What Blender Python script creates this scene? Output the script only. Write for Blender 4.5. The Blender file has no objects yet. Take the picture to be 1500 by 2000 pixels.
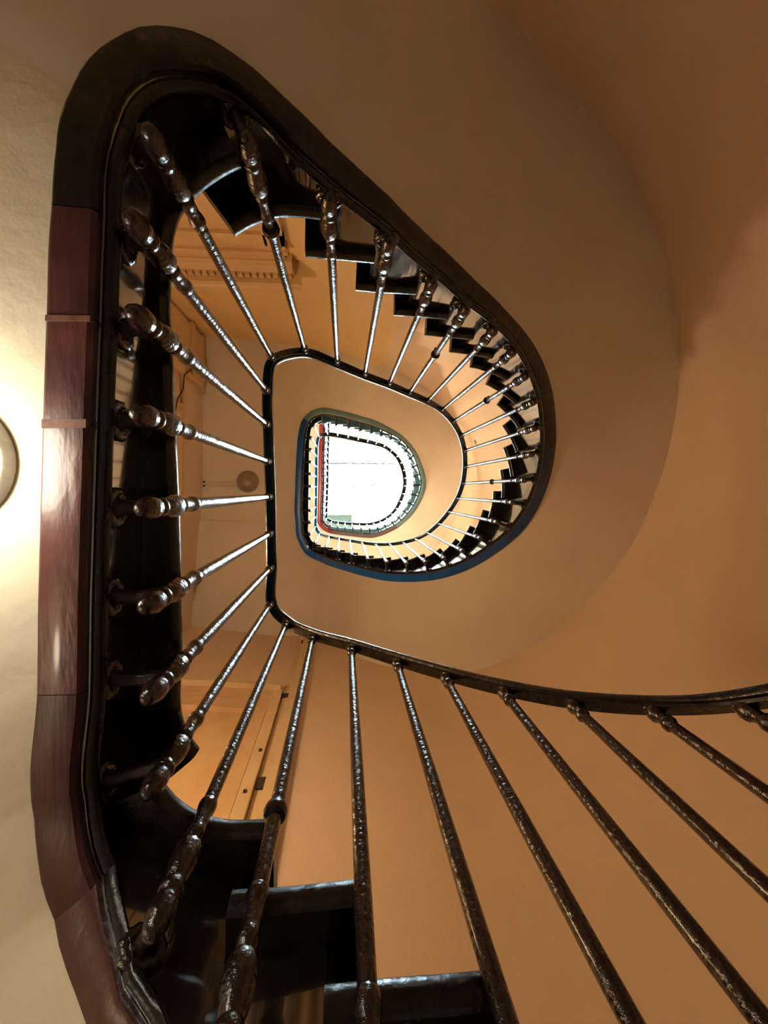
import bpy, bmesh, math, random
from mathutils import Vector, Matrix

random.seed(4)
C = bpy.context.scene.collection
SC = bpy.context.scene
PI = math.pi
OZ = 0.72                      # height of the phone above the hall floor; heights below are measured from the phone

# ------------------------------------------------------------------ camera, sky, exposure
F_PX = 900.0
VP = (672.0, 957.0)            # where the plumb lines meet in the 1500x2000 frame
_n = Vector(((VP[0] - 750) / F_PX, (VP[1] - 1000) / F_PX, 1.0)).normalized()
_x = (Vector((1, 0, 0)) - _n * _n.x).normalized()
_y = _n.cross(_x)
ROWS = (_x, _y, _n)            # world x (picture right), y (picture down), z (up) in lens axes
cam_d = bpy.data.cameras.new('camera')
cam = bpy.data.objects.new('camera', cam_d)
C.objects.link(cam)
cam_d.sensor_fit = 'VERTICAL'
cam_d.sensor_height = 24.0
cam_d.lens = F_PX / 2000.0 * 24.0
cam_d.clip_start = 0.01
M = Matrix.Identity(4)
for i in range(3):
    M[i][0] = ROWS[i].x
    M[i][1] = -ROWS[i].y
    M[i][2] = -ROWS[i].z
M[2][3] = OZ
cam.matrix_world = M
SC.camera = cam

SC.view_settings.view_transform = 'Standard'
SC.view_settings.look = 'None'
SC.view_settings.gamma = 1.0
SC.view_settings.exposure = 2.15
SC.view_settings.use_curve_mapping = False

SKY_STRENGTH = 15.0
LAMP_LOW = 5.0
SCONCE_ASSUMED = 2.5  # strength of the assumed, unseen lamp over the near landing
SCONCE_UP_FILL = 26.0
HALL_FILL = 0.9
world = bpy.data.worlds.new('overcast_sky')
SC.world = world
world.use_nodes = True
_bg = world.node_tree.nodes['Background']
_bg.inputs[0].default_value = (0.62, 0.84, 1.0, 1)
_bg.inputs[1].default_value = SKY_STRENGTH

# ------------------------------------------------------------------ materials
def mat(name, col, rough=0.5, metal=0.0, col2=None, nscale=6.0, nlo=0.4, nhi=0.65, bump=0.0, bscale=40.0,
        bstretch=(1, 1, 1), coat=0.0, spec=0.5, rough2=None):
    m = bpy.data.materials.new(name)
    m.use_nodes = True
    nt = m.node_tree
    b = nt.nodes['Principled BSDF']
    b.inputs['Base Color'].default_value = (*col, 1)
    b.inputs['Roughness'].default_value = rough
    b.inputs['Metallic'].default_value = metal
    b.inputs['Specular IOR Level'].default_value = spec
    b.inputs['Coat Weight'].default_value = coat
    b.inputs['Coat Roughness'].default_value = 0.12
    tc = nt.nodes.new('ShaderNodeTexCoord')
    if col2 is not None:
        nz = nt.nodes.new('ShaderNodeTexNoise')
        nz.inputs['Scale'].default_value = nscale
        nz.inputs['Detail'].default_value = 6
        nz.inputs['Roughness'].default_value = 0.6
        nt.links.new(tc.outputs['Object'], nz.inputs['Vector'])
        rp = nt.nodes.new('ShaderNodeValToRGB')
        rp.color_ramp.elements[0].position = nlo
        rp.color_ramp.elements[0].color = (*col, 1)
        rp.color_ramp.elements[1].position = nhi
        rp.color_ramp.elements[1].color = (*col2, 1)
        nt.links.new(nz.outputs['Fac'], rp.inputs['Fac'])
        nt.links.new(rp.outputs['Color'], b.inputs['Base Color'])
        if rough2 is not None:
            mr = nt.nodes.new('ShaderNodeMapRange')
            mr.inputs['From Min'].default_value = 0.35
            mr.inputs['From Max'].default_value = 0.65
            mr.inputs['To Min'].default_value = rough
            mr.inputs['To Max'].default_value = rough2
            nt.links.new(nz.outputs['Fac'], mr.inputs['Value'])
            nt.links.new(mr.outputs['Result'], b.inputs['Roughness'])
    if bump > 0:
        mp = nt.nodes.new('ShaderNodeMapping')
        mp.inputs['Scale'].default_value = bstretch
        n2 = nt.nodes.new('ShaderNodeTexNoise')
        n2.inputs['Scale'].default_value = bscale
        n2.inputs['Detail'].default_value = 5
        bp = nt.nodes.new('ShaderNodeBump')
        bp.inputs['Strength'].default_value = bump
        bp.inputs['Distance'].default_value = 0.01
        nt.links.new(tc.outputs['Object'], mp.inputs['Vector'])
        nt.links.new(mp.outputs['Vector'], n2.inputs['Vector'])
        nt.links.new(n2.outputs['Fac'], bp.inputs['Height'])
        nt.links.new(bp.outputs['Normal'], b.inputs['Normal'])
    return m

def glow(name, col, strength):
    m = bpy.data.materials.new(name)
    m.use_nodes = True
    b = m.node_tree.nodes['Principled BSDF']
    b.inputs['Base Color'].default_value = (0.9, 0.88, 0.8, 1)
    b.inputs['Roughness'].default_value = 0.3
    b.inputs['Emission Color'].default_value = (*col, 1)
    b.inputs['Emission Strength'].default_value = strength
    return m

def clear_glass(name):
    m = bpy.data.materials.new(name)
    m.use_nodes = True
    nt = m.node_tree
    for n in list(nt.nodes):
        nt.nodes.remove(n)
    out = nt.nodes.new('ShaderNodeOutputMaterial')
    mix = nt.nodes.new('ShaderNodeMixShader')
    tr = nt.nodes.new('ShaderNodeBsdfTransparent')
    gl = nt.nodes.new('ShaderNodeBsdfGlossy')
    tr.inputs[0].default_value = (0.97, 1.0, 0.99, 1)
    gl.inputs['Roughness'].default_value = 0.05
    mix.inputs[0].default_value = 0.06
    nt.links.new(tr.outputs[0], mix.inputs[1])
    nt.links.new(gl.outputs[0], mix.inputs[2])
    nt.links.new(mix.outputs[0], out.inputs[0])
    return m

WALL = mat('wall_cream_paint', (0.74, 0.585, 0.455), 0.55, col2=(0.69, 0.53, 0.405), nscale=1.3, nlo=0.35, nhi=0.7,
           bump=0.12, bscale=60, bstretch=(1, 1, 0.25))
WALL_NORTH = mat('wall_lamplit_cream', (0.82, 0.58, 0.28), 0.5, col2=(0.76, 0.52, 0.24), nscale=1.3, nlo=0.35, nhi=0.7,  # cream wall with the warm lamplight on it mixed into the colour
                 bump=0.12, bscale=60, bstretch=(1, 1, 0.25))
SOFFIT = mat('soffit_plaster', (0.74, 0.69, 0.61), 0.6, col2=(0.69, 0.63, 0.55), nscale=1.6, nlo=0.35, nhi=0.7,
             bump=0.10, bscale=30)
SOFFIT_LOW = mat('landing_soffit_plaster', (0.78, 0.72, 0.58), 0.6, col2=(0.73, 0.65, 0.50), nscale=3.0, nlo=0.4,
                 nhi=0.7, bump=0.25, bscale=22)
WOODWORK = mat('woodwork_ochre_paint', (0.68, 0.47, 0.27), 0.42, col2=(0.60, 0.40, 0.22), nscale=4, bump=0.08, bscale=80,
               bstretch=(1, 1, 0.1))
WOODWORK_PALE = mat('woodwork_pale_paint', (0.70, 0.54, 0.34), 0.45, col2=(0.62, 0.46, 0.28), nscale=5, bump=0.1,
                    bscale=70, bstretch=(1, 1, 0.1))
BLACK = mat('black_gloss_paint', (0.004, 0.004, 0.005), 0.20, col2=(0.007, 0.006, 0.006), nscale=9, bump=0.20,
            bscale=55, spec=0.4, rough2=0.36)
def face_paint(name, c1, c2):
    """thick varnish-like gloss on the string faces: it mirrors the rods and the lit plaster"""
    m = mat(name, c1, 0.09, col2=c2, nscale=8, bump=0.10, bscale=38, bstretch=(1, 1, 0.4), coat=1.0, spec=1.0, rough2=0.22)
    m.node_tree.nodes['Principled BSDF'].inputs['Coat IOR'].default_value = 2.1
    m.node_tree.nodes['Principled BSDF'].inputs['Coat Roughness'].default_value = 0.06
    return m
FACE = face_paint('black_varnish', (0.005, 0.005, 0.006), (0.012, 0.009, 0.009))
FACE_SKYLIT_BLUE = face_paint('skylit_blue_varnish', (0.004, 0.05, 0.12), (0.004, 0.04, 0.10))  # blue sky reflection painted into the string face of the middle landing
FACE_TEAL = face_paint('teal_varnish', (0.05, 0.11, 0.13), (0.04, 0.09, 0.11))
NAVY = mat('navy_gloss_paint', (0.002, 0.012, 0.024), 0.22, col2=(0.003, 0.016, 0.03), nscale=8, bump=0.12, bscale=45, spec=0.32)
SKYLIT_BLUE = mat('skylit_blue_gloss', (0.005, 0.14, 0.34), 0.3, col2=(0.004, 0.10, 0.27), nscale=6, bump=0.1, bscale=45)  # bluish sky reflection on dark gloss, put into the base colour
TEAL = mat('teal_gloss_paint', (0.10, 0.22, 0.26), 0.32, col2=(0.08, 0.18, 0.23), nscale=5, bump=0.1, bscale=45)
MAROON = mat('maroon_gloss_paint', (0.050, 0.015, 0.016), 0.40, col2=(0.13, 0.034, 0.036), nscale=7, nlo=0.42, nhi=0.72,
             bump=0.3, bscale=45, bstretch=(1, 0.3, 1), coat=0.3)
BROWN = mat('brown_black_paint', (0.036, 0.013, 0.012), 0.38, col2=(0.080, 0.025, 0.024), nscale=6, bump=0.15, bscale=70,
            bstretch=(1, 0.12, 1))
PINK = mat('chipped_pink_filler', (0.20, 0.10, 0.075), 0.5, col2=(0.12, 0.045, 0.04), nscale=40)
RED = mat('red_gloss_paint', (0.28, 0.02, 0.035), 0.35, col2=(0.20, 0.015, 0.03), nscale=6)
MAUVE = mat('mauve_brown_paint', (0.10, 0.065, 0.08), 0.4, col2=(0.08, 0.06, 0.075), nscale=6)
IRON = mat('painted_cast_iron', (0.010, 0.005, 0.005), 0.17, col2=(0.026, 0.009, 0.009), nscale=22, nlo=0.4, nhi=0.7,
           bump=0.35, bscale=90, coat=0.2, spec=0.6)
IRON_UP = mat('painted_iron_upper', (0.035, 0.04, 0.045), 0.3, bump=0.2, bscale=80)
FLOOR = mat('stone_floor', (0.52, 0.47, 0.41), 0.5, col2=(0.45, 0.40, 0.34), nscale=5)
def stained(base_mat, spots):
    """a copy of a wall paint with peeled, rust coloured patches at fixed places"""
    m = base_mat.copy()
    nt = m.node_tree
    b = nt.nodes['Principled BSDF']
    src = b.inputs['Base Color'].links[0].from_socket
    geo = nt.nodes.new('ShaderNodeNewGeometry')
    nz = nt.nodes.new('ShaderNodeTexNoise')
    nz.inputs['Scale'].default_value = 9
    nz.inputs['Detail'].default_value = 8
    nt.links.new(geo.outputs['Position'], nz.inputs['Vector'])
    for (x, y, z, sx, sz, col) in spots:
        mp = nt.nodes.new('ShaderNodeVectorMath')
        mp.operation = 'SUBTRACT'
        mp.inputs[1].default_value = (x, y, z + OZ)
        nt.links.new(geo.outputs['Position'], mp.inputs[0])
        sc = nt.nodes.new('ShaderNodeVectorMath')
        sc.operation = 'MULTIPLY'
        sc.inputs[1].default_value = (1 / sx, 1 / sx, 1 / sz)
        nt.links.new(mp.outputs[0], sc.inputs[0])
        ln = nt.nodes.new('ShaderNodeVectorMath')
        ln.operation = 'LENGTH'
        nt.links.new(sc.outputs[0], ln.inputs[0])
        ad = nt.nodes.new('ShaderNodeMath')
        ad.operation = 'MULTIPLY_ADD'
        ad.inputs[1].default_value = 2.6
        ad.inputs[2].default_value = -0.75
        nt.links.new(nz.outputs['Fac'], ad.inputs[0])
        gt = nt.nodes.new('ShaderNodeMapRange')
        gt.inputs['From Min'].default_value = 0.0
        gt.inputs['From Max'].default_value = 0.12
        sb = nt.nodes.new('ShaderNodeMath')
        sb.operation = 'SUBTRACT'
        nt.links.new(ad.outputs[0], sb.inputs[0])
        nt.links.new(ln.outputs['Value'], sb.inputs[1])
        nt.links.new(sb.outputs[0], gt.inputs['Value'])
        mx = nt.nodes.new('ShaderNodeMix')
        mx.data_type = 'RGBA'
        mx.inputs[7].default_value = (*col, 1)
        nt.links.new(gt.outputs['Result'], mx.inputs[0])
        nt.links.new(src, mx.inputs[6])
        src = mx.outputs[2]
    nt.links.new(src, b.inputs['Base Color'])
    return m
WALL_EAST = stained(WALL, [(1.42, 1.14, 8.28, .34, .20, (0.30, 0.11, 0.05)), (1.66, 0.80, 7.72, .20, .16, (0.34, 0.13, 0.06)),
                           (1.75, -0.62, 6.02, .07, .05, (0.20, 0.11, 0.04))])
SOFFIT_LOW = stained(SOFFIT_LOW, [(-0.52, -0.62, 0.70, .035, .1, (0.28, 0.20, 0.12)), (-0.55, 0.5, 0.70, .03, .1, (0.42, 0.34, 0.22))])
BRACKET_WIRE = mat('dark_cable', (0.05, 0.03, 0.02), 0.5)
TAUPE = mat('taupe_lamp_glass', (0.26, 0.20, 0.17), 0.35, col2=(0.32, 0.26, 0.21), nscale=9)
LAMP_BASE = mat('lamp_base_enamel', (0.52, 0.47, 0.38), 0.45, col2=(0.36, 0.32, 0.26), nscale=30)
PANEL = mat('pale_green_panel', (0.15, 0.24, 0.21), 0.7, col2=(0.13, 0.21, 0.185), nscale=3)
ROOF = mat('roof_plaster', (0.42, 0.55, 0.49), 0.7, col2=(0.38, 0.50, 0.45), nscale=3)
BAR = mat('glazing_bar_paint', (0.10, 0.11, 0.12), 0.6)
CURB = mat('skylight_curb_paint', (0.78, 0.80, 0.80), 0.6)
GLASS = clear_glass('skylight_glass')
DARK_TONE = mat('dark_gap', (0.04, 0.025, 0.018), 0.8)  # flat dark tone for gaps, clips and small fittings

def navy_to_skylit_blue(t):  # sky's blue reflection along the string edge, painted in as a growing tint
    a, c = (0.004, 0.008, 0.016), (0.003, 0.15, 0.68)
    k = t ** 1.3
    return mat('skylit_blue_coat', tuple(x + (y - x) * k for x, y in zip(a, c)), 0.28, col2=tuple((x + (y - x) * k) * 0.8 for x, y in zip(a, c)),
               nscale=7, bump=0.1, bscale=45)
SKYLIT_BLUES = [navy_to_skylit_blue(k / 8) for k in range(1, 9)]

# ------------------------------------------------------------------ mesh helpers
class MB:
    def __init__(self):
        self.v = []
        self.f = []
    def add(self, vs, fs):
        o = len(self.v)
        self.v += [tuple(p) for p in vs]
        self.f += [tuple(i + o for i in f) for f in fs]
    def sweep(self, rings, closed=True, caps=True):
        n = len(rings[0])
        vs = [p for r in rings for p in r]
        fs = []
        m = n if closed else n - 1
        for i in range(len(rings) - 1):
            for j in range(m):
                a, b = i * n + j, i * n + (j + 1) % n
                fs.append((a, b, b + n, a + n))
        if caps and closed:
            fs.append(tuple(range(n))[::-1])
            fs.append(tuple((len(rings) - 1) * n + j for j in range(n)))
        self.add(vs, fs)
    def box(self, x0, x1, y0, y1, z0, z1):
        vs = [(x, y, z) for z in (z0, z1) for y in (y0, y1) for x in (x0, x1)]
        self.add(vs, [(0, 2, 3, 1), (4, 5, 7, 6), (0, 1, 5, 4), (2, 6, 7, 3), (0, 4, 6, 2), (1, 3, 7, 5)])
    def prism(self, poly, z0, z1):
        n = len(poly)
        vs = [(x, y, z0) for x, y in poly] + [(x, y, z1) for x, y in poly]
        fs = [tuple(range(n))[::-1], tuple(range(n, 2 * n))]
        for i in range(n):
            j = (i + 1) % n
            fs.append((i, j, j + n, i + n))
        self.add(vs, fs)
    def lathe(self, prof, seg=16, axis='z', c=(0, 0, 0)):
        rings = []
        for r, h in prof:
            ring = []
            for k in range(seg):
                a = 2 * PI * k / seg
                u, w = r * math.cos(a), r * math.sin(a)
                if axis == 'z':
                    ring.append((c[0] + u, c[1] + w, c[2] + h))
                else:
                    ring.append((c[0] + h, c[1] + u, c[2] + w))
            rings.append(ring)
        self.sweep(rings)
    def tube(self, pts, r, seg=8):
        rings = []
        pts = [Vector(p) for p in pts]
        for i, p in enumerate(pts):
            t = (pts[min(i + 1, len(pts) - 1)] - pts[max(i - 1, 0)]).normalized()
            u = t.cross(Vector((0.13, 0.29, 0.95))).normalized()
            w = t.cross(u)
            rings.append([tuple(p + (u * math.cos(2 * PI * k / seg) + w * math.sin(2 * PI * k / seg)) * r) for k in range(seg)])
        self.sweep(rings)
    def mesh(self, name, m, smooth=35, lift=OZ, origin=(0, 0, 0)):
        me = bpy.data.meshes.new(name)
        ox, oy, oz = origin
        me.from_pydata([(x - ox, y - oy, z + lift - oz) for x, y, z in self.v], [], self.f)
        bm = bmesh.new()
        bm.from_mesh(me)
        bmesh.ops.recalc_face_normals(bm, faces=bm.faces)
        bm.to_mesh(me)
        bm.free()
        me.materials.append(m)
        if smooth:
            me.polygons.foreach_set('use_smooth', [True] * len(me.polygons))
            me.set_sharp_from_angle(angle=math.radians(smooth))
        me.update()
        return me

def origin_of(parent):
    o = Vector((0, 0, 0))
    p = parent
    while p is not None:
        o += p.location
        p = p.parent
    return o

def put(name, mb, m, parent=None, smooth=35, label=None, stuff=False):
    """link the collected shape as one mesh object; vertices are given in scene axes"""
    og = origin_of(parent)
    me = mb.mesh(name, m, smooth, OZ, og)
    o = bpy.data.objects.new(name, me)
    C.objects.link(o)
    if parent is not None:
        o.parent = parent
    if label:
        o['label'] = label
    if stuff:
        o['kind'] = 'stuff'
    return o

def thing(name, label, cat, loc, group=None):
    o = bpy.data.objects.new(name, None)
    o.empty_display_size = 0.1
    C.objects.link(o)
    o.location = (loc[0], loc[1], loc[2] + OZ)
    o['label'] = label
    o['category'] = cat
    if group:
        o['group'] = group
    return o

def struct(name, label, mb=None, m=None, smooth=0, loc=(0, 0, 0)):
    if mb is None:
        o = bpy.data.objects.new(name, None)
        o.empty_display_size = 0.1
        C.objects.link(o)
        o.location = (loc[0], loc[1], loc[2] + OZ)
    else:
        o = put(name, mb, m, None, smooth)
    o['kind'] = 'structure'
    o['label'] = label
    return o

# ------------------------------------------------------------------ the stair line (plan of the handrail, metres; heights from the phone)
H1, H0, H2 = 0.175, 0.135, 0.170
Z1 = 1.80
Z2 = Z1 + 25 * H1
Z3 = Z2 + 26 * H2
_flight0 = [(0.60, -0.10), (0.665, 0.02), (0.695, 0.145), (0.69, 0.262),
            (0.648, 0.357), (0.588, 0.425), (0.497, 0.472), (0.389, 0.498), (0.274, 0.512), (0.156, 0.519),
            (0.022, 0.518), (-0.113, 0.521), (-0.221, 0.508)]
_land1 = [(-0.281, 0.433), (-0.279, 0.295), (-0.279, 0.164), (-0.280, 0.026), (-0.283, -0.106), (-0.285, -0.242),
          (-0.286, -0.367), (-0.265, -0.490)]
_flight1 = [(-0.157, -0.570), (-0.028, -0.573), (0.104, -0.567), (0.242, -0.564), (0.376, -0.556), (0.514, -0.546),
            (0.642, -0.524), (0.758, -0.475), (0.859, -0.399), (0.935, -0.304), (0.987, -0.189), (1.015, -0.056),
            (1.012, 0.075), (0.976, 0.205), (0.918, 0.327), (0.840, 0.434), (0.746, 0.513), (0.634, 0.568),
            (0.508, 0.606), (0.364, 0.626), (0.212, 0.626), (0.070, 0.618), (-0.062, 0.612), (-0.194, 0.604),
            (-0.322, 0.580)]
_land2 = [(-0.378, 0.483), (-0.377, 0.354), (-0.375, 0.224), (-0.373, 0.095), (-0.370, -0.041), (-0.368, -0.176),
          (-0.365, -0.305), (-0.362, -0.440), (-0.358, -0.567), (-0.326, -0.700)]
_flight2 = [(-0.219, -0.755), (-0.085, -0.760), (0.060, -0.752), (0.207, -0.741), (0.352, -0.732), (0.493, -0.719),
            (0.633, -0.693), (0.764, -0.637), (0.878, -0.556), (0.966, -0.460), (1.033, -0.341), (1.083, -0.210),
            (1.104, -0.073), (1.096, 0.072), (1.061, 0.217), (1.007, 0.358), (0.935, 0.473), (0.844, 0.567),
            (0.733, 0.642), (0.608, 0.696), (0.475, 0.726), (0.323, 0.736), (0.170, 0.737), (0.018, 0.737),
            (-0.134, 0.734), (-0.285, 0.715)]
_land3 = [(-0.395, 0.635), (-0.402, 0.49), (-0.395, 0.21), (-0.383, -0.08), (-0.372, -0.66), (-0.362, -1.01), (-0.355, -1.30),
          (-0.350, -1.61)]
CTRL = _flight0 + _land1 + _flight1 + _land2 + _flight2 + _land3
S_BASE = len(_flight0) + len(_land1) - 1       # s = 0 is the upper corner of the first landing
S_MIN, S_MAX = -S_BASE, len(CTRL) - 1 - S_BASE
S_L1A, S_L1B = -8.0, 0.0                       # first landing
S_L2A, S_L2B = 25.0, 35.0                      # second landing
S_L3A = 61.0                                   # third landing

def R(s):
    u = min(max(s + S_BASE, 0.0), len(CTRL) - 1.0001)
    i = int(u)
    t = u - i
    p = [CTRL[min(max(i + k, 0), len(CTRL) - 1)] for k in (-1, 0, 1, 2)]
    out = []
    for d in (0, 1):
        a, b, c, e = (q[d] for q in p)
        out.append(0.5 * ((2 * b) + (-a + c) * t + (2 * a - 5 * b + 4 * c - e) * t * t + (-a + 3 * b - 3 * c + e) * t ** 3))
    return out

def zr_raw(s):
    if s < S_L1A:
        return Z1 + (s - S_L1A) * H0
    if s < S_L1B:
        return Z1
    if s < S_L2A:
        return Z1 + (s - S_L1B) * H1
    if s < S_L2B:
        return Z2
    if s < S_L3A:
        return Z2 + (s - S_L2B) * H2
    return Z3

def zr(s):
    return sum(zr_raw(s + d) for d in (-0.25, -0.15, -0.05, 0.05, 0.15, 0.25)) / 6.0

def nrm(s):
    a, b = R(s - 0.22), R(s + 0.22)
    tx, ty = b[0] - a[0], b[1] - a[1]
    l = math.hypot(tx, ty) or 1.0
    return ty / l, -tx / l

def off(s, d):
    p, n = R(s), nrm(s)
    return p[0] + n[0] * d, p[1] + n[1] * d

def lerp_tab(tab, s):
    if s <= tab[0][0]:
        return tab[0][1]
    for (a, x), (b, y) in zip(tab, tab[1:]):
        if s <= b:
            return x + (y - x) * (s - a) / (b - a)
    return tab[-1][1]

_DOUT = [(-20, 0.14), (-12, 0.14), (-10, 0.15), (-9, 0.16), (-8.5, 0.165), (-8, 0.17), (-7.75, 0.188), (-7.5, 0.198), (-7.25, 0.18), (-7, 0.171), (-6.5, 0.161), (-5, 0.153), (-4, 0.144), (-3, 0.133), (-2, 0.122), (-1, 0.111), (-0.25, 0.108), (0, 0.123), (0.25, 0.147), (0.5, 0.176), (0.75, 0.194), (1, 0.178), (1.25, 0.136), (1.5, 0.119), (2, 0.117), (2.5, 0.11), (3, 0.107), (4, 0.12), (5, 0.115), (6, 0.103), (7, 0.103), (8, 0.112), (9, 0.115), (10, 0.119), (11, 0.137), (12, 0.15), (13, 0.165), (14, 0.176), (15, 0.16), (16, 0.147), (17, 0.144), (18, 0.149), (19, 0.153), (20, 0.157), (21, 0.155), (22, 0.161), (23, 0.165), (24, 0.166), (24.5, 0.157), (25, 0.152), (25.5, 0.134), (26, 0.14), (28, 0.162), (30, 0.157), (32, 0.149), (33, 0.144), (34, 0.133), (35, 0.129), (35.5, 0.145), (36, 0.158), (37, 0.149), (38, 0.148), (40, 0.142), (42, 0.099), (44, 0.092), (46, 0.109), (48, 0.151), (50, 0.133), (52, 0.101), (54, 0.113), (56, 0.151), (58, 0.15), (60, 0.158), (61, 0.161), (62.5, 0.14), (70, 0.14)]
_LS = [(-20, 1.28), (-12, 1.3), (-8.5, 1.28), (-8, 1.25), (-7.75, 1.2), (-7.5, 1.15), (-7, 1.12), (0, 1.12), (0.5, 1.145), (1, 1.17), (2, 1.2), (3, 1.24), (4, 1.225), (5, 1.25), (6, 1.28), (8, 1.31), (10, 1.35), (12, 1.38), (18, 1.42), (21, 1.38), (23, 1.28), (24, 1.2), (25, 1.13), (26, 1.12), (35, 1.12), (36, 1.16), (38, 1.25), (41, 1.28), (44, 1.3), (48, 1.4), (55, 1.4), (58, 1.32), (60, 1.18), (61, 1.13), (70, 1.12)]
BAND = 0.068
def d_out(s):
    return sum(lerp_tab(_DOUT, s + d) for d in (-0.15, 0, 0.15)) / 3
def d_face(s):
    d = d_out(s)
    return max(d - BAND - max(0.0, d - 0.17) * 0.5, 0.045)
def z_str(s):
    return zr(s) - lerp_tab(_LS, s)
D_EDGE = 0.024

# ------------------------------------------------------------------ plan of the room
ROOM = [(-1.60, 1.42), (-1.50, -0.10), (-1.48, -1.62), (-0.6, -1.575)]
for k in range(0, 49):
    a = -PI / 2 + PI * k / 48
    ry = 1.54
    ROOM.append((0.50 + 1.36 * math.cos(a), 0.005 + ry * math.sin(a)))
ROOM += [(-0.78, 1.53)]

def wall_hit(s):
    p, n = R(s), nrm(s)
    best = None
    for i in range(len(ROOM)):
        a, b = ROOM[i], ROOM[(i + 1) % len(ROOM)]
        ex, ey = b[0] - a[0], b[1] - a[1]
        det = n[0] * (-ey) + ex * n[1]
        if abs(det) < 1e-9:
            continue
        rx, ry = a[0] - p[0], a[1] - p[1]
        t = (rx * (-ey) + ex * ry) / det
        w = (n[0] * ry - n[1] * rx) / det
        if t > 0.05 and -1e-6 <= w <= 1 + 1e-6 and (best is None or t < best):
            best, edge = t, i
    if best is None:
        best, edge = 1.0, -1
    return p[0] + n[0] * best, p[1] + n[1] * best, edge

CORNERS = [(-1.60, 1.42), (-1.48, -1.62)]
def srange(a, b, step=0.1):
    n = max(1, int(round((b - a) / step)))
    return [a + (b - a) * i / n for i in range(n + 1)]

# the wall end of every tread line, with the two room corners kept sharp
_WL = [wall_hit(S_MIN + 0.1 * k) for k in range(int(round((S_MAX - S_MIN) * 10)) + 1)]
for _k in range(len(_WL) - 1):
    _pair = {_WL[_k][2], _WL[_k + 1][2]}
    for _set, _c in (({1, 2}, ROOM[2]), ({53, 0}, ROOM[0])):
        if _pair == _set:
            _d = [math.hypot(_WL[q][0] - _c[0], _WL[q][1] - _c[1]) for q in (_k, _k + 1)]
            _WL[_k + _d.index(min(_d))] = (_c[0], _c[1], 99)
def wall_at(s):
    u = min(max((s - S_MIN) * 10, 0.0), len(_WL) - 1.00001)
    i = int(u)
    t = u - i
    return _WL[i][0] * (1 - t) + _WL[i + 1][0] * t, _WL[i][1] * (1 - t) + _WL[i + 1][1] * t
def wall_line(ss):
    return [wall_at(s) for s in ss]

# ------------------------------------------------------------------ room shell
Z_TOP = 13.2
Z_FLOOR = -OZ
def wall_piece(pts, z0, z1, th=0.12):
    """a wall that follows pts, its thickness outside the room"""
    b = MB()
    rings = []
    for i, p in enumerate(pts):
        a, c = pts[max(i - 1, 0)], pts[min(i + 1, len(pts) - 1)]
        tx, ty = c[0] - a[0], c[1] - a[1]
        l = math.hypot(tx, ty)
        nx, ny = ty / l, -tx / l
        q = (p[0] + nx * th, p[1] + ny * th)
        rings.append([(p[0], p[1], z0), (q[0], q[1], z0), (q[0], q[1], z1), (p[0], p[1], z1)])
    b.sweep(rings)
    return b
struct('wall_west', 'cream painted flat wall along the landing side of the stairwell', wall_piece(ROOM[0:3], Z_FLOOR, Z_TOP), WALL, 30)
struct('wall_north', 'cream painted wall with the corniced door beyond the landing', wall_piece([ROOM[2], ROOM[3], ROOM[4]], Z_FLOOR, Z_TOP), WALL_NORTH, 30)
struct('wall_east', 'curved cream painted wall around the winding stair', wall_piece(ROOM[4:53], Z_FLOOR, Z_TOP), WALL_EAST, 30)
struct('wall_south', 'cream painted wall with the panelled door and boxed pipe', wall_piece([ROOM[52], ROOM[53], ROOM[0]], Z_FLOOR, Z_TOP), WALL, 30)
b = MB()
b.prism(ROOM, Z_FLOOR - 0.15, Z_FLOOR)
struct('floor', 'stone floor of the entrance hall at the foot of the stair', b, FLOOR)

# roof: plaster ceiling ring around the skylight opening
b = MB()
X0, X1, Y0, Y1 = -0.72, 1.52, -1.25, 1.28
zc = Z_TOP
b.box(-1.75, X0, -1.80, 1.75, zc, zc + 0.12)
b.box(X1, 2.05, -1.80, 1.75, zc, zc + 0.12)
b.box(X0, X1, -1.80, Y0, zc, zc + 0.12)
b.box(X0, X1, Y1, 1.75, zc, zc + 0.12)
struct('ceiling', 'pale plaster ceiling around the skylight opening', b, ROOF)
b = MB()
b.box(X0, 0.21, 0.70, Y1, zc - 0.02, zc + 0.10)
t = thing('ceiling_panel', 'pale green panel across the lower left corner of the skylight', 'panel', (-0.2, 0.98, zc))
put('panel_board', b, PANEL, t, 0)
b = MB()
b.box(X0, 0.21, 0.695, 0.715, zc - 0.05, zc + 0.10)
b.box(0.205, 0.225, 0.695, Y1, zc - 0.05, zc + 0.10)
put('panel_edge', b, CURB, t, 0)

w1 = struct('window_1', 'glazed skylight over the top of the stairwell', None, None, 0, (0.4, 0.0, zc + 0.2))
zg = zc + 0.30
b = MB()
for x0, x1, y0, y1 in ((X0 - .06, X0, Y0 - .06, Y1 + .06), (X1, X1 + .06, Y0 - .06, Y1 + .06), (X0, X1, Y0 - .06, Y0), (X0, X1, Y1, Y1 + .06)):
    b.box(x0, x1, y0, y1, zc + 0.06, zg + 0.03)
put('curb', b, CURB, w1, 0)
xs = [X0, -0.33, -0.04, 0.25, 0.55, 0.83, 1.15, X1]
ys = [Y0, -0.77, -0.12, 0.60, Y1]
for x in xs[1:-1]:
    b = MB()
    b.box(x - 0.012, x + 0.012, Y0, Y1, zg - 0.02, zg + 0.012)
    put('glazing_bar', b, BAR, w1, 0)
for y in ys[1:-1]:
    b = MB()
    b.box(X0, X1, y - (0.024 if y < -0.5 else 0.012), y + (0.024 if y < -0.5 else 0.012), zg - 0.03, zg - 0.001)
    put('cross_bar', b, BAR, w1, 0)
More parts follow.
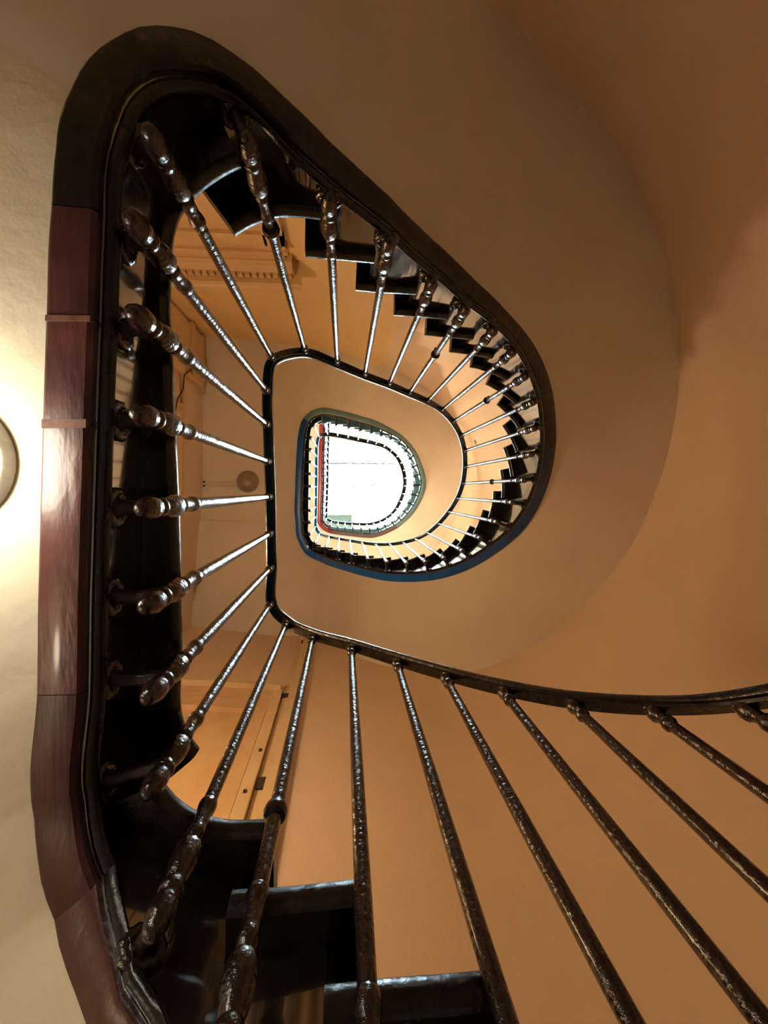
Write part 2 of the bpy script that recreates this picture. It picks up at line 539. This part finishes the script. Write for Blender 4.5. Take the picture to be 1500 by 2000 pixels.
for x0, x1 in zip(xs, xs[1:]):
    for y0, y1 in zip(ys, ys[1:]):
        b = MB()
        b.box(x0 + 0.007, x1 - 0.007, y0 + 0.008, y1 - 0.008, zg, zg + 0.006)
        put('pane', b, GLASS, w1, 0)

# ------------------------------------------------------------------ stair parts
def string_piece(sa, sb, top, name, m, parent):
    """curved string: face, top stepped under the treads; top(s, side) gives the underside of the tread"""
    b = MB()
    rings = []
    for s in sa if isinstance(sa, list) else srange(sa, sb, 0.1):
        s_, side = s if isinstance(s, tuple) else (s, 0)
        zb = z_str(s_) + 0.012
        zt = max(top(s_, side), zb + 0.02)
        f, o = off(s_, d_face(s_)), off(s_, d_out(s_) - 0.006)
        rings.append([(f[0], f[1], zb), (f[0], f[1], zt), (o[0], o[1], zt), (o[0], o[1], zb)])
    b.sweep(rings)
    return put(name, b, m, parent, 30)

def edge_piece(sa, sb, m, parent, drop=0.014, wide=0.0, label=None):
    """the bottom strip of the string, seen from below"""
    b = MB()
    rings = []
    for s in srange(sa, sb, 0.1):
        zb = z_str(s)
        f, o = off(s, d_face(s) + 0.006), off(s, d_out(s) + wide)
        g = off(s, d_face(s) + 0.012)
        h = off(s, d_out(s) + wide - 0.006)
        rings.append([(f[0], f[1], zb + 0.012), (f[0], f[1], zb - drop + 0.019), (g[0], g[1], zb - drop + 0.013),
                      (h[0], h[1], zb - drop + 0.013), (o[0], o[1], zb - drop + 0.018), (o[0], o[1], zb + 0.012)])
    b.sweep(rings)
    return put('string_edge', b, m, parent, 40, label)

def bead_piece(sa, sb, m, parent):
    """half round moulding along the lower edge of the string face"""
    b = MB()
    rings = []
    for s in srange(sa, sb, 0.1):
        zb = z_str(s) + 0.026
        ring = []
        for k in range(8):
            a = 2 * PI * k / 8
            q = off(s, d_face(s) - 0.004 + 0.012 * math.cos(a))
            ring.append((q[0], q[1], zb + 0.012 * math.sin(a)))
        rings.append(ring)
    b.sweep(rings)
    return put('string_bead', b, m, parent, 60)

def soffit_piece(sa, sb, m, parent, name='soffit', th=0.03, step=0.1):
    b = MB()
    ss = srange(sa, sb, step)
    ws = wall_line(ss)
    rings = []
    for s, w in zip(ss, ws):
        o = off(s, d_out(s) - 0.004)
        z = z_str(s) + 0.016
        zs_ = min(z, sum(z_str(s + d * 0.25) for d in range(-12, 13)) / 25 + 0.016)
        n = 6
        low = [(o[0] + (w[0] - o[0]) * k / n, o[1] + (w[1] - o[1]) * k / n, z + (zs_ - z) * min(1.0, 1.6 * k / n)) for k in range(n + 1)]
        rings.append(low + [(w[0], w[1], max(z, zs_) + th), (o[0], o[1], z + th)])
    b.sweep(rings)
    return put(name, b, m, parent, 40)

TH = 0.044
def tread_piece(sa, sb, zt, m, parent, name='tread', inner=None):
    """a step board between two lines, rounded nosing on the well side"""
    b = MB()
    ss = srange(sa, sb, 0.09)
    ws = wall_line(ss)
    rings = []
    for s, w in zip(ss, ws):
        prof = [(D_EDGE + .010, zt - TH), (D_EDGE + .003, zt - TH + .006), (D_EDGE, zt - TH / 2), (D_EDGE + .003, zt - .008), (D_EDGE + .011, zt)]
        r = []
        for d, z in prof:
            q = off(s, d)
            r.append((q[0], q[1], z))
        r += [(w[0], w[1], zt), (w[0], w[1], zt - TH)]
        rings.append(r)
    b.sweep(rings)
    return put(name, b, m, parent, 40)

def riser_piece(s, z0, z1, m, parent):
    b = MB()
    n, w = nrm(s), wall_at(s)
    t = (-n[1] * 0.009, n[0] * 0.009)
    f = off(s, d_face(s) + 0.004)
    b.prism([(f[0] - t[0], f[1] - t[1]), (w[0] - t[0], w[1] - t[1]), (w[0] + t[0], w[1] + t[1]), (f[0] + t[0], f[1] + t[1])], z0, z1)
    return put('riser', b, m, parent, 0)

def stepped(ss, noses, z_of, lag=0.35):
    """samples of s with a jump at each riser"""
    out = []
    cuts = [n + lag for n in noses]
    pts = sorted(set([round(s, 4) for s in ss] + [round(c, 4) for c in cuts if ss[0] < c < ss[-1]]))
    for p in pts:
        if any(abs(p - c) < 1e-3 for c in cuts):
            out.append((p - 0.004, -1))
            out.append((p + 0.004, 1))
        else:
            out.append((p, 0))
    return out

LAG = 0.36
def build_flight(th, s0, s1, noses, zts, z_base, mat_face, mats_edge, mat_soffit, mat_tread, s_soff=None):
    """noses[i] = s of the front of tread i, zts[i] = its top; z_base = floor the flight starts from"""
    def top(s, side):
        z = z_base
        for nz, zt in zip(noses, zts):
            if s >= nz + LAG:
                z = zt
        return z - TH
    string_piece(stepped(srange(s0, s1, 0.1), noses, None, LAG), None, top, 'string', mat_face, th)
    bead_piece(s0, s1, BLACK, th)
    for a, c, m in mats_edge:
        edge_piece(a, c, m, th)
    soffit_piece(s0, s1 if s_soff is None else s_soff, mat_soffit, th)
    for i, (nz, zt) in enumerate(zip(noses, zts)):
        zp = z_base if i == 0 else zts[i - 1]
        riser_piece(nz + LAG, zp, zt - TH, mat_tread, th)
        if i < len(noses) - 1:
            tread_piece(nz, noses[i + 1] + LAG - 0.02, zt, mat_tread, th)

def build_landing(th, s0, s1, zt, mat_face, mats_edge, mat_soffit, mat_slab, s_front, s_back, s_soff=None):
    string_piece(s0, s1, lambda s, side: zt - TH, 'string', mat_face, th)
    bead_piece(s0, s1, BLACK, th)
    for a, c, m in mats_edge:
        edge_piece(a, c, m, th)
    soffit_piece(s0 if s_soff is None else s_soff, s1, mat_soffit, th)
    tread_piece(s_front, s_back, zt, mat_slab, th, 'landing_slab')

ZL1, ZL2, ZL3 = Z1 - 0.90, Z2 - 0.90, Z3 - 0.90
# lower flight, hall floor to first landing
lower = thing('stair_flight', 'lowest dark flight of steps at the bottom of the picture', 'staircase', (0.3, 0.9, Z_FLOOR), 'flights of the winding stair')
noses0 = [-8.0 - k for k in range(11, 0, -1)] + [-7.5]
zts0 = [ZL1 - H0 * k for k in range(11, 0, -1)] + [ZL1]
build_flight(lower, S_MIN + 0.3, -7.5, noses0, zts0, ZL1 - H0 * 12, FACE, [(S_MIN + .3, -7.5, BROWN)], SOFFIT_LOW, BLACK, -11.0)
# first landing
land1 = thing('stair_landing', 'nearest landing, its dark edge running up the left of the picture', 'landing', (-0.9, 0.0, ZL1 - 0.22), 'landings of the winding stair')
build_landing(land1, -7.5, 0.0, ZL1, FACE,
              [(-7.5, -6.0, BROWN), (-5.99, -3.10, MAROON), (-3.08, -2.05, MAROON), (-2.03, -0.9, BROWN), (-.89, 0.0, BLACK)],
              SOFFIT_LOW, BLACK, -7.5, 0.86, -11.0)
# flight from first to second landing
mid = thing('stair_flight', 'black flight sweeping from the top left corner around the right of the stairwell', 'staircase', (0.8, 0.0, ZL1), 'flights of the winding stair')
noses1 = [i - 0.52 for i in range(1, 26)]
zts1 = [ZL1 + H1 * i for i in range(1, 26)]
build_flight(mid, 0.0, 24.6, noses1, zts1, ZL1, FACE,
             [(0.0, 11.0, BLACK)] + [(11.0 + k * 1.2, 12.2 + k * 1.2, SKYLIT_BLUES[k]) for k in range(7)] + [(19.4, 24.6, SKYLIT_BLUES[7])], SOFFIT, BLACK)
land2 = thing('stair_landing', 'middle landing with a blue edge and a round lamp beneath it', 'landing', (-0.9, 0.0, ZL2 - 0.22), 'landings of the winding stair')
build_landing(land2, 24.6, 35.0, ZL2, FACE_SKYLIT_BLUE, [(24.6, 28.0, SKYLIT_BLUES[7]), (28.0, 31.5, SKYLIT_BLUES[6]), (31.5, 33.8, SKYLIT_BLUES[5]), (33.8, 35.0, SKYLIT_BLUES[3])], SOFFIT, NAVY, 24.48, 35.86)
upper = thing('stair_flight', 'upper teal edged flight nearest below the skylight', 'staircase', (0.8, 0.0, ZL2), 'flights of the winding stair')
noses2 = [35 + i - 0.52 for i in range(1, 27)]
zts2 = [ZL2 + H2 * i for i in range(1, 27)]
build_flight(upper, 35.0, 60.6, noses2, zts2, ZL2, FACE_TEAL, [(35.0, 53.0, TEAL), (53.01, 60.6, MAUVE)], SOFFIT, TEAL)
land3 = thing('stair_landing', 'small topmost landing with a red edge beside the skylight', 'landing', (-0.9, 0.0, ZL3 - 0.22), 'landings of the winding stair')
build_landing(land3, 60.6, S_MAX - 0.02, ZL3, RED, [(60.6, S_MAX - 0.02, RED)], SOFFIT, RED, 60.48, S_MAX - 0.02)

# pale filled joints in the edge strip of the first landing
for sj, wd in ((-3.09, .045), (-2.04, .03)):
    b = MB()
    rings = []
    for s in (sj - wd, sj + wd):
        zb = z_str(s)
        f, o = off(s, d_face(s) + 0.008), off(s, d_out(s) - 0.002)
        rings.append([(f[0], f[1], zb + .01), (f[0], f[1], zb - 0.0022), (o[0], o[1], zb - 0.0022), (o[0], o[1], zb + .01)])
    b.sweep(rings)
    put('edge_joint', b, PINK, land1, 0, 'pale chipped filler in the joint')

# ------------------------------------------------------------------ balustrades
def smooth_profile(pts, n=3):
    out = []
    for (r0, h0), (r1, h1) in zip(pts, pts[1:]):
        for k in range(n):
            t = k / n
            t2 = t * t * (3 - 2 * t)
            out.append((r0 + (r1 - r0) * t2, h0 + (h1 - h0) * t))
    out.append(pts[-1])
    return out

def proto_meshes(m, seg=14):
    rod = MB()
    rod.lathe([(.0095, -.96), (.0098, -.93), (.0108, -.915), (.0118, -.80), (.0120, -.6), (.0112, -.3), (.0102, -.085), (.0100, -.02)], seg)
    ferr = MB()
    ferr.lathe(smooth_profile([(.010, -.096), (.0145, -.088), (.0145, -.080), (.0108, -.073), (.0108, -.062), (.0155, -.052), (.0155, -.042), (.011, -.032), (.011, -.026)], 2), seg)
    body = MB()
    body.lathe(smooth_profile([(0.0100, -.895), (0.0140, -.901), (0.0148, -.910), (0.0140, -.918), (0.0125, -.925), (0.0118, -.935), (0.0120, -.958),
                               (0.0138, -.972), (0.0104, -.982), (0.0160, -.990), (0.0192, -1.000), (0.0188, -1.022), (0.0156, -1.042), (0.0132, -1.052)], 2), seg)
    pend = MB()
    pend.lathe(smooth_profile([(0.0132, -1.052), (0.0160, -1.060), (0.0164, -1.068), (0.0132, -1.073), (0.0164, -1.084), (0.0172, -1.100), (0.0140, -1.116), (0.0095, -1.127), (0.0010, -1.131)], 2), seg)
    arm = MB()
    arm.lathe(smooth_profile([(.012, -.004), (.0125, .3), (.0105, .55), (.0125, .8), (.0165, 1.0)], 2), 10, 'x', (0, 0, -1.052))
    rose = MB()
    prof = []
    for k in range(9):
        a = -PI / 2 + PI * k / 8
        prof.append((.022 + .0095 * math.cos(a), -.008 + .0095 * math.sin(a)))
    rings = []
    for k in range(20):
        a = 2 * PI * k / 20
        rr = .0085 if k % 2 == 0 else .0105
        ring = []
        for j in range(8):
            c = 2 * PI * j / 8
            ra = .023 + rr * math.cos(c)
            ring.append((-.006 + rr * math.sin(c), ra * math.cos(a), ra * math.sin(a) - 1.052))
        rings.append(ring)
    rings.append(rings[0])
    rose.sweep(rings, True, False)
    rose.lathe([(.020, .002), (.020, -.006), (.012, -.010), (.004, -.011)], 12, 'x', (0, 0, -1.052))
    return [(n, q.mesh(n, m, 50, 0.0)) for n, q in (('baluster', rod), ('ferrule', ferr), ('acorn_body', body), ('acorn_pendant', pend), ('bracket_arm', arm), ('rosette', rose))]

PROTO = proto_meshes(IRON)
_rods = {}
def rod_mesh(k):
    if k not in _rods:
        q = MB()
        q.lathe([(.0095, -.96 - k), (.0108, -.915 - k), (.0118, -.80 - k), (.0120, -.6), (.0112, -.3), (.0102, -.085), (.0100, -.02)], 14)
        _rods[k] = q.mesh('baluster', IRON, 50, 0.0)
    return _rods[k]
def simple_mesh(m):
    q = MB()
    q.lathe([(.0135, -1.125), (.0205, -1.09), (.0165, -1.055), (.0225, -1.01), (.0225, -.985), (.012, -.93), (.0175, -.91), (.0115, -.895), (.0115, -.1), (.0145, -.05), (.011, -.02)], 10)
    q.lathe([(.012, -.002), (.012, .085), (.030, .087), (.030, .10)], 10, 'x', (0, 0, -1.052))
    return q.mesh('baluster', m, 50, 0.0)
SIMPLE = simple_mesh(IRON_UP)

ring_mb = MB()
ring_mb.lathe(smooth_profile([(.0115, -.014), (.0175, -.011), (.0195, 0), (.0175, .011), (.0115, .014)], 2), 14)
ring_mb.lathe([(.0075, 0.0), (.0075, .026)], 8, 'x', (0, 0, 0))
RING = ring_mb.mesh('ring_clamp', BLACK, 50, 0.0)

def place_baluster(bal, s, parts=True, ring=None):
    p, n = R(s), nrm(s)
    og = origin_of(bal)
    o = bpy.data.objects.new('baluster', PROTO[0][1] if parts else SIMPLE)
    C.objects.link(o)
    o.parent = bal
    zz = zr(s) + OZ
    o.location = (p[0] - og.x, p[1] - og.y, zz - og.z)
    o.rotation_euler = (0, 0, math.atan2(n[1], n[0]))
    # the string hangs a little lower on the winding part: the bracket drops with it
    dz = 1.12 - lerp_tab(_LS, s) - 0.012
    df = d_face(s)
    if not parts:
        o.scale = (df / 0.092, 1, 1) if False else (1, 1, 1)
        return o
    for name, me in PROTO[1:]:
        c = bpy.data.objects.new(name, me)
        C.objects.link(c)
        c.parent = o
        c.location = (0, 0, dz if name != 'ferrule' else 0)
        if name == 'bracket_arm':
            c.scale = (df - 0.004, 1, 1)
        if name == 'rosette':
            c.location = (df, 0, dz)
    if dz < -0.004:
        o.data = rod_mesh(round(-dz, 2))
    if ring is not None:
        c = bpy.data.objects.new('ring_clamp', RING)
        C.objects.link(c)
        c.parent = o
        c.location = (0, 0, ring - zr(s))
    return o

RAIL_PROF = [(-.012, -.034), (.012, -.034), (.013, -.024), (.0185, -.020), (.0205, -.008), (.0185, .004), (.010, .012), (-.010, .012), (-.0185, .004), (-.0205, -.008), (-.0185, -.020), (-.013, -.024)]
def handrail(bal, sa, sb, m, wide=1.0):
    b = MB()
    rings = []
    for s in srange(sa, sb, 0.08):
        p, n, z = R(s), nrm(s), zr(s)
        rings.append([(p[0] + n[0] * d * wide, p[1] + n[1] * d * wide, z + h) for d, h in RAIL_PROF])
    b.sweep(rings)
    return put('handrail', b, m, bal, 40)

def balustrade(label, sa, sb, ss, m, parts=True, rings=None, base=None):
    # one balustrade per flight or landing
    p = R((sa + sb) / 2)
    t = thing('stair_balustrade', label, 'balustrade', (p[0], p[1], zr(sa) - 1.13 if base is None else base), 'balustrades up the stairwell')
    handrail(t, sa, sb, m, 1.0 if parts else 1.5)
    for s in ss:
        place_baluster(t, s, parts, (rings or {}).get(s))
    return t

balustrade('dark balusters and handrail rising from the bottom right corner to the near landing', S_MIN + 0.3, -7.6,
           [-20, -19, -18, -17, -16, -15, -14, -13, -12, -11, -10, -9, -8], BLACK, True, {-9: ZL1 - H0 - 0.03})
balustrade('straight balustrade of the near landing, handrail upright left of centre', -7.59, 0.3, [-7, -6, -5, -4, -3, -2, -1, 0], NAVY, True)
balustrade('long curved balustrade of black balusters around the right of the stairwell', 0.31, 24.6, list(range(1, 25)), NAVY, True,
           {1: ZL1 + H1 - 0.02, 5: ZL1 + 5 * H1 + 0.12, 8: ZL1 + 8 * H1 + 0.12, 12: ZL1 + 12 * H1 + 0.1})
balustrade('balustrade of the middle landing above its blue edge', 24.61, 35.3, list(range(25, 36)), SKYLIT_BLUE, True)
balustrade('thin dark balustrade ringing the skylight on the upper flight', 35.31, 60.6, list(range(36, 61)), BLACK, False)
_l3 = []
s = 61.0
acc, last = 0.0, R(61.0)
while s < S_MAX - 0.1:
    _l3.append(round(s, 3)) if not _l3 else None
    q = R(s)
    acc += math.hypot(q[0] - last[0], q[1] - last[1])
    last = q
    if acc >= 0.13:
        _l3.append(round(s, 3))
        acc = 0.0
    s += 0.02
balustrade('short straight balustrade over the red edge of the topmost landing', 60.61, S_MAX - 0.02, _l3, BLACK, False)

# ------------------------------------------------------------------ lamps
def lamp_data(name, col, energy, r):
    l = bpy.data.lights.new(name, 'POINT')
    l.color = col
    l.energy = energy
    l.shadow_soft_size = r
    return l

# lit ceiling lamp under the first landing (its rim shows at the left edge of the frame)
zs = ZL1 - 0.22 + 0.016
lx, ly = -0.549, -0.040
t = thing('ceiling_lamp', 'lit round ceiling lamp at the left edge under the near landing', 'lamp', (lx, ly, zs))
b = MB()
b.lathe(smooth_profile([(.088, .002), (.090, -.006), (.082, -.016), (.074, -.020)], 3), 40, 'z', (lx, ly, zs))
put('lamp_base', b, LAMP_BASE, t, 40)
b = MB()
b.lathe(smooth_profile([(.066, -.020), (.072, -.05), (.070, -.10), (.052, -.145), (.020, -.165), (.002, -.168)], 3), 32, 'z', (lx, ly, zs))
put('lamp_glass', b, glow('lit_opal_glass', (1.0, 0.90, 0.70), LAMP_LOW), t, 60)

def added_sconce(label, y, z, energy, col, rad=0.065):  # globe lamps out of view, added for their light
    x = -1.50
    t = thing('added_wall_lamp', label, 'lamp', (x + 0.02, y, z), 'added unseen globe wall lamps')
    b = MB()
    b.lathe(smooth_profile([(.055, -.03), (.055, .012), (.04, .025), (.012, .03)], 2), 20, 'x', (x + 0.01, y, z))
    b.lathe([(.010, .02), (.010, .09)], 8, 'x', (x + 0.01, y, z))
    put('wall_plate', b, LAMP_BASE, t, 40)
    b = MB()
    b.lathe([(max(rad * math.sin(PI * k / 12), .002), -rad * math.cos(PI * k / 12)) for k in range(13)], 20, 'z', (x + 0.085 + rad, y, z))
    put('globe', b, glow('added_globe_glass', col, energy), t, 60)
added_sconce('assumed unseen globe wall lamp above the near landing', 0.35, 1.75, SCONCE_ASSUMED * 12, (1.0, 0.67, 0.34), 0.1)  # unseen lamp, assumed from the warm light on the landing walls
added_sconce('added unseen globe lamp filling light above the middle landing', 0.15, 6.15, SCONCE_UP_FILL * 12, (1.0, 0.88, 0.60))  # unseen lamp, added to brighten the soffit of the upper flight
added_sconce('added unseen globe lamp filling light low in the entrance hall', 0.55, -0.05, HALL_FILL * 12, (1.0, 0.80, 0.56))  # unseen lamp, added to lift the low soffits and glint the string

# unlit round lamp under the second landing with its two conduits
zs2 = ZL2 - 0.22 + 0.016
t = thing('ceiling_lamp', 'unlit taupe round lamp under the middle landing left of the handrail', 'lamp', (-1.03, -0.09, zs2))
b = MB()
b.lathe([(.118, .002), (.118, -.012)] + [(.112 * math.cos(PI / 2 * k / 6), -.012 - .05 * math.sin(PI / 2 * k / 6)) for k in range(6)] + [(.003, -.062)], 32, 'z', (-1.03, -0.09, zs2))
put('lamp_shade', b, TAUPE, t, 60)
t = thing('conduit', 'pair of thin painted conduits from the wall to the round lamp', 'conduit', (-1.3, -0.06, zs2))
for y in (-0.085, -0.045):
    b = MB()
    b.tube([(-1.49, y, zs2 - .008), (-1.3, y, zs2 - .008), (-1.13, y + .005, zs2 - .008)], .006)
    put('tube', b, SOFFIT, t, 60)
    b = MB()
    b.lathe([(.004, -.018), (.011, -.014), (.011, .0)], 10, 'z', (-1.485, y, zs2))
    put('elbow', b, DARK_TONE, t, 60)

# ------------------------------------------------------------------ north door with cornice
def wall_y_north(x):
    return -1.62 + (x + 1.48) * (0.085 / 1.98) if x < 0.5 else -1.535
d1 = struct('door_1', 'ochre door with a corniced head in the wall beyond the near landing', None, None, 0, (-0.75, -1.55, ZL1))
XA, XB = -1.34, -0.36
yw = -1.545
zh = 2.98
b = MB(); b.box(XA + .12, XB - .10, yw - 0.05, yw + 0.012, ZL1, zh - .10); put('door_leaf', b, WOODWORK, d1, 0)
for x0, x1 in ((XA, XA + .12), (XB - .12, XB)):
    b = MB(); b.box(x0, x1, yw - 0.06, yw + 0.035, ZL1, zh); put('jamb', b, WOODWORK, d1, 0)
    b = MB(); b.box(x0 + .02, x1 - .02, yw + 0.03, yw + 0.05, ZL1, zh); put('jamb_moulding', b, WOODWORK, d1, 0)
b = MB(); b.box(XA, XB, yw - 0.06, yw + 0.035, zh - .12, zh + .04); put('architrave', b, WOODWORK, d1, 0)
b = MB(); b.box(XA - .01, XB + .01, yw - 0.06, yw + 0.055, zh + .04, zh + .07); put('fillet', b, WOODWORK, d1, 0)
b = MB(); b.box(XA + .02, XB - .02, yw - 0.06, yw + 0.028, zh + .07, zh + .19); put('frieze', b, WOODWORK, d1, 0)
rings = []
prof = [(-.06, .0), (.035, .0), (.045, .012), (.05, .03), (.075, .045), (.085, .05), (.085, .055), (-.06, .055)]
b = MB()
for x in (XA - .02, XB + .02):
    rings.append([(x, yw + d, zh + .19 + z) for d, z in prof])
b.sweep(rings); put('bed_moulding', b, WOODWORK, d1, 25)
n_d = 22
for k in range(n_d):
    x = XA - .02 + (XB - XA + .04) * (k + 0.5) / n_d
    b = MB(); b.box(x - .015, x + .015, yw, yw + .105, zh + .245, zh + .285); put('dentil', b, WOODWORK, d1, 0)
b = MB(); b.box(XA - .03, XB + .03, yw - .06, yw + .085, zh + .245, zh + .29); put('dentil_band', b, WOODWORK, d1, 0)
b = MB()
rings = []
prof = [(-.06, .0), (.135, .0), (.14, .012), (.14, .035), (.155, .05), (.16, .075), (-.06, .08)]
for x in (XA - .07, XB + .07):
    rings.append([(x, yw + d, zh + .29 + z) for d, z in prof])
b.sweep(rings); put('crown', b, WOODWORK, d1, 25)

# ------------------------------------------------------------------ south door with boxed pipe beside it
d2 = struct('door_2', 'ochre panelled door in the wall at lower left beyond the near landing', None, None, 0, (-0.9, 1.5, ZL1))
def on_south(x, inn):        # wall plane on the left of the curved part, inn = distance into the room
    y = 1.53 + (x + 0.78) * (-0.11 / -0.82) if x < -0.78 else 1.53 + (x + 0.78) * 0.012
    return y - inn
def sbox(x0, x1, d0, d1_, z0, z1):
    b = MB()
    vs = []
    for z in (z0, z1):
        for x, d in ((x0, d0), (x1, d0), (x1, d1_), (x0, d1_)):
            vs.append((x, on_south(x, d), z))
    b.add(vs, [(0, 1, 2, 3), (7, 6, 5, 4), (0, 4, 5, 1), (1, 5, 6, 2), (2, 6, 7, 3), (3, 7, 4, 0)])
    return b
zd = 3.28
DX0, DX1 = -1.52, -0.52
put('door_leaf', sbox(DX0, DX1, -.03, .012, ZL1, zd), WOODWORK, d2, 0)
put('head_rail', sbox(DX0 - .06, DX1 + .06, -.03, .045, zd + .02, zd + .16), WOODWORK, d2, 0)
put('head_moulding', sbox(DX0 - .06, DX1 + .045, -.03, .085, zd + .13, zd + .17), WOODWORK_PALE, d2, 0)
put('frame_stile', sbox(DX1 - .005, DX1 + .06, -.03, .05, ZL1, zd + .13), WOODWORK_PALE, d2, 0)
put('frame_stile', sbox(DX0 - .06, DX0 + .005, -.03, .05, ZL1, zd + .13), WOODWORK_PALE, d2, 0)
put('door_rail', sbox(DX0, DX1, 0, .038, zd - .13, zd - .015), WOODWORK, d2, 0)
put('door_stile', sbox(DX1 - .13, DX1 - .012, 0, .038, ZL1, zd - .131), WOODWORK, d2, 0)
put('door_stile', sbox(DX0 + .012, DX0 + .13, 0, .038, ZL1, zd - .131), WOODWORK, d2, 0)
put('panel_moulding', sbox(DX0 + .13, DX1 - .131, 0, .056, zd - .165, zd - .132), WOODWORK, d2, 0)
put('panel_moulding', sbox(DX1 - .165, DX1 - .132, 0, .056, ZL1, zd - .166), WOODWORK, d2, 0)
put('panel_moulding', sbox(DX0 + .132, DX0 + .165, 0, .056, ZL1, zd - .166), WOODWORK, d2, 0)
put('raised_panel', sbox(DX0 + .23, DX1 - .23, 0, .026, ZL1, zd - .24), WOODWORK, d2, 0)

zt_ = ZL2 - 0.22
t = thing('pipe_boxing', 'tall pale wooden pipe boxing right of the panelled door', 'boxing', (-0.36, 1.5, ZL1))
put('back_board', sbox(-.455, -.30, -.02, .022, ZL1, zt_ - .06), WOODWORK_PALE, t, 0)
put('front_board', sbox(-.405, -.322, .02, .06, ZL1, zt_ - .46), WOODWORK_PALE, t, 0)
put('top_block', sbox(-.445, -.29, .0, .05, zt_ - .40, zt_ - .14), WOODWORK_PALE, t, 0)
put('gap', sbox(-.43, -.305, .02, .053, zt_ - .22, zt_ - .20), DARK_TONE, t, 0)
put('gap', sbox(-.43, -.306, .0, .028, zt_ - .52, zt_ - .44), DARK_TONE, t, 0)
put('gap', sbox(-.452, -.406, .0, .030, zd + .06, zd + .12), DARK_TONE, t, 0)
put('latch_plate', sbox(-.450, -.412, .0, .034, 2.30, 2.39), DARK_TONE, t, 0)
put('nail_head', sbox(-.500, -.485, .0, .058, 2.24, 2.26), DARK_TONE, t, 0)
put('nail_head', sbox(-.490, -.475, .0, .058, 2.60, 2.62), DARK_TONE, t, 0)

# ------------------------------------------------------------------ west wall woodwork, cable and pipe
def wx(y):
    return -1.60 + (1.42 - y) * (0.10 / 1.52) if y > -0.1 else -1.50 + (-0.1 - y) * (0.02 / 1.52)
def wbox(y0, y1, d0, d1_, z0, z1):
    b = MB()
    vs = []
    for z in (z0, z1):
        for y, d in ((y0, d0), (y1, d0), (y1, d1_), (y0, d1_)):
            vs.append((wx(y) + d, y, z))
    b.add(vs, [(0, 1, 2, 3), (7, 6, 5, 4), (0, 4, 5, 1), (1, 5, 6, 2), (2, 6, 7, 3), (3, 7, 4, 0)])
    return b
d3 = struct('door_3', 'tall ochre panelled woodwork on the wall behind the near landing', None, None, 0, (-1.5, -0.8, ZL1))
put('casing', wbox(-1.58, -1.10, -.02, .03, ZL1, 4.96), WOODWORK, d3, 0)
put('head_rail', wbox(-1.60, -1.09, -.02, .055, 4.60, 4.68), WOODWORK, d3, 0)
put('head_rail', wbox(-1.10, 0.95, -.02, .035, 4.40, 4.47), WOODWORK, d3, 0)
put('upright', wbox(-1.10, -1.05, -.02, .05, ZL1, 4.96), WOODWORK, d3, 0)
put('upright', wbox(-.78, -.74, -.02, .04, ZL1, 4.40), WOODWORK, d3, 0)
put('upright', wbox(.90, .97, -.02, .05, ZL1, 4.96), WOODWORK, d3, 0)
put('panel', wbox(-1.04, -.79, -.02, .02, ZL1, 4.22), WOODWORK, d3, 0)
put('ceiling_fillet', wbox(-1.60, -1.00, -.02, .03, 4.96, 5.045), WOODWORK, d3, 0)
t = thing('cable', 'thin dark cable hanging down the wall behind the near landing', 'cable', (-1.45, -1.08, 4.2))
b = MB()
b.tube([(wx(-1.2) + .06, -1.22, 4.98), (wx(-1.2) + .06, -1.20, 4.8), (wx(-1.2) + .06, -1.19, 4.66), (wx(-1.1) + .06, -1.12, 4.5), (wx(-1) + .055, -1.03, 4.35),
        (wx(-.9) + .055, -.90, 4.32), (wx(-.8) + .05, -.80, 4.2), (wx(-.7) + .05, -.62, 4.1), (wx(-.5) + .045, -.42, 4.05)], .006)
put('wire', b, BRACKET_WIRE, t, 60)
b = MB()
b.box(wx(-1.2) + .03, wx(-1.2) + .075, -1.235, -1.205, 4.93, 5.03)
put('cable_clip', b, DARK_TONE, t, 0)
t = thing('pipe', 'short capped pipe stub with bent tube in the lower left corner under the landing', 'pipe', (-1.5, 0.9, 4.8))
b = MB(); b.tube([(wx(.9) + .02, .88, 4.93), (wx(.9) + .12, .80, 4.93)], .022, 12); put('pipe_stub', b, WOODWORK_PALE, t, 50)
b = MB(); b.tube([(wx(.9) + .015, .885, 4.93), (wx(.9) + .030, .873, 4.93)], .030, 12); put('pipe_collar', b, DARK_TONE, t, 50)
b = MB(); b.tube([(wx(.95) + .05, .95, 5.03), (wx(1.2) + .05, 1.20, 5.03), (wx(1.3) + .055, 1.30, 5.03), (wx(1.33) + .09, 1.36, 5.03), (wx(1.36) + .14, 1.385, 5.03), (wx(1.36) + .5, 1.42, 5.03)], .014, 10)
put('bent_tube', b, WOODWORK_PALE, t, 50)
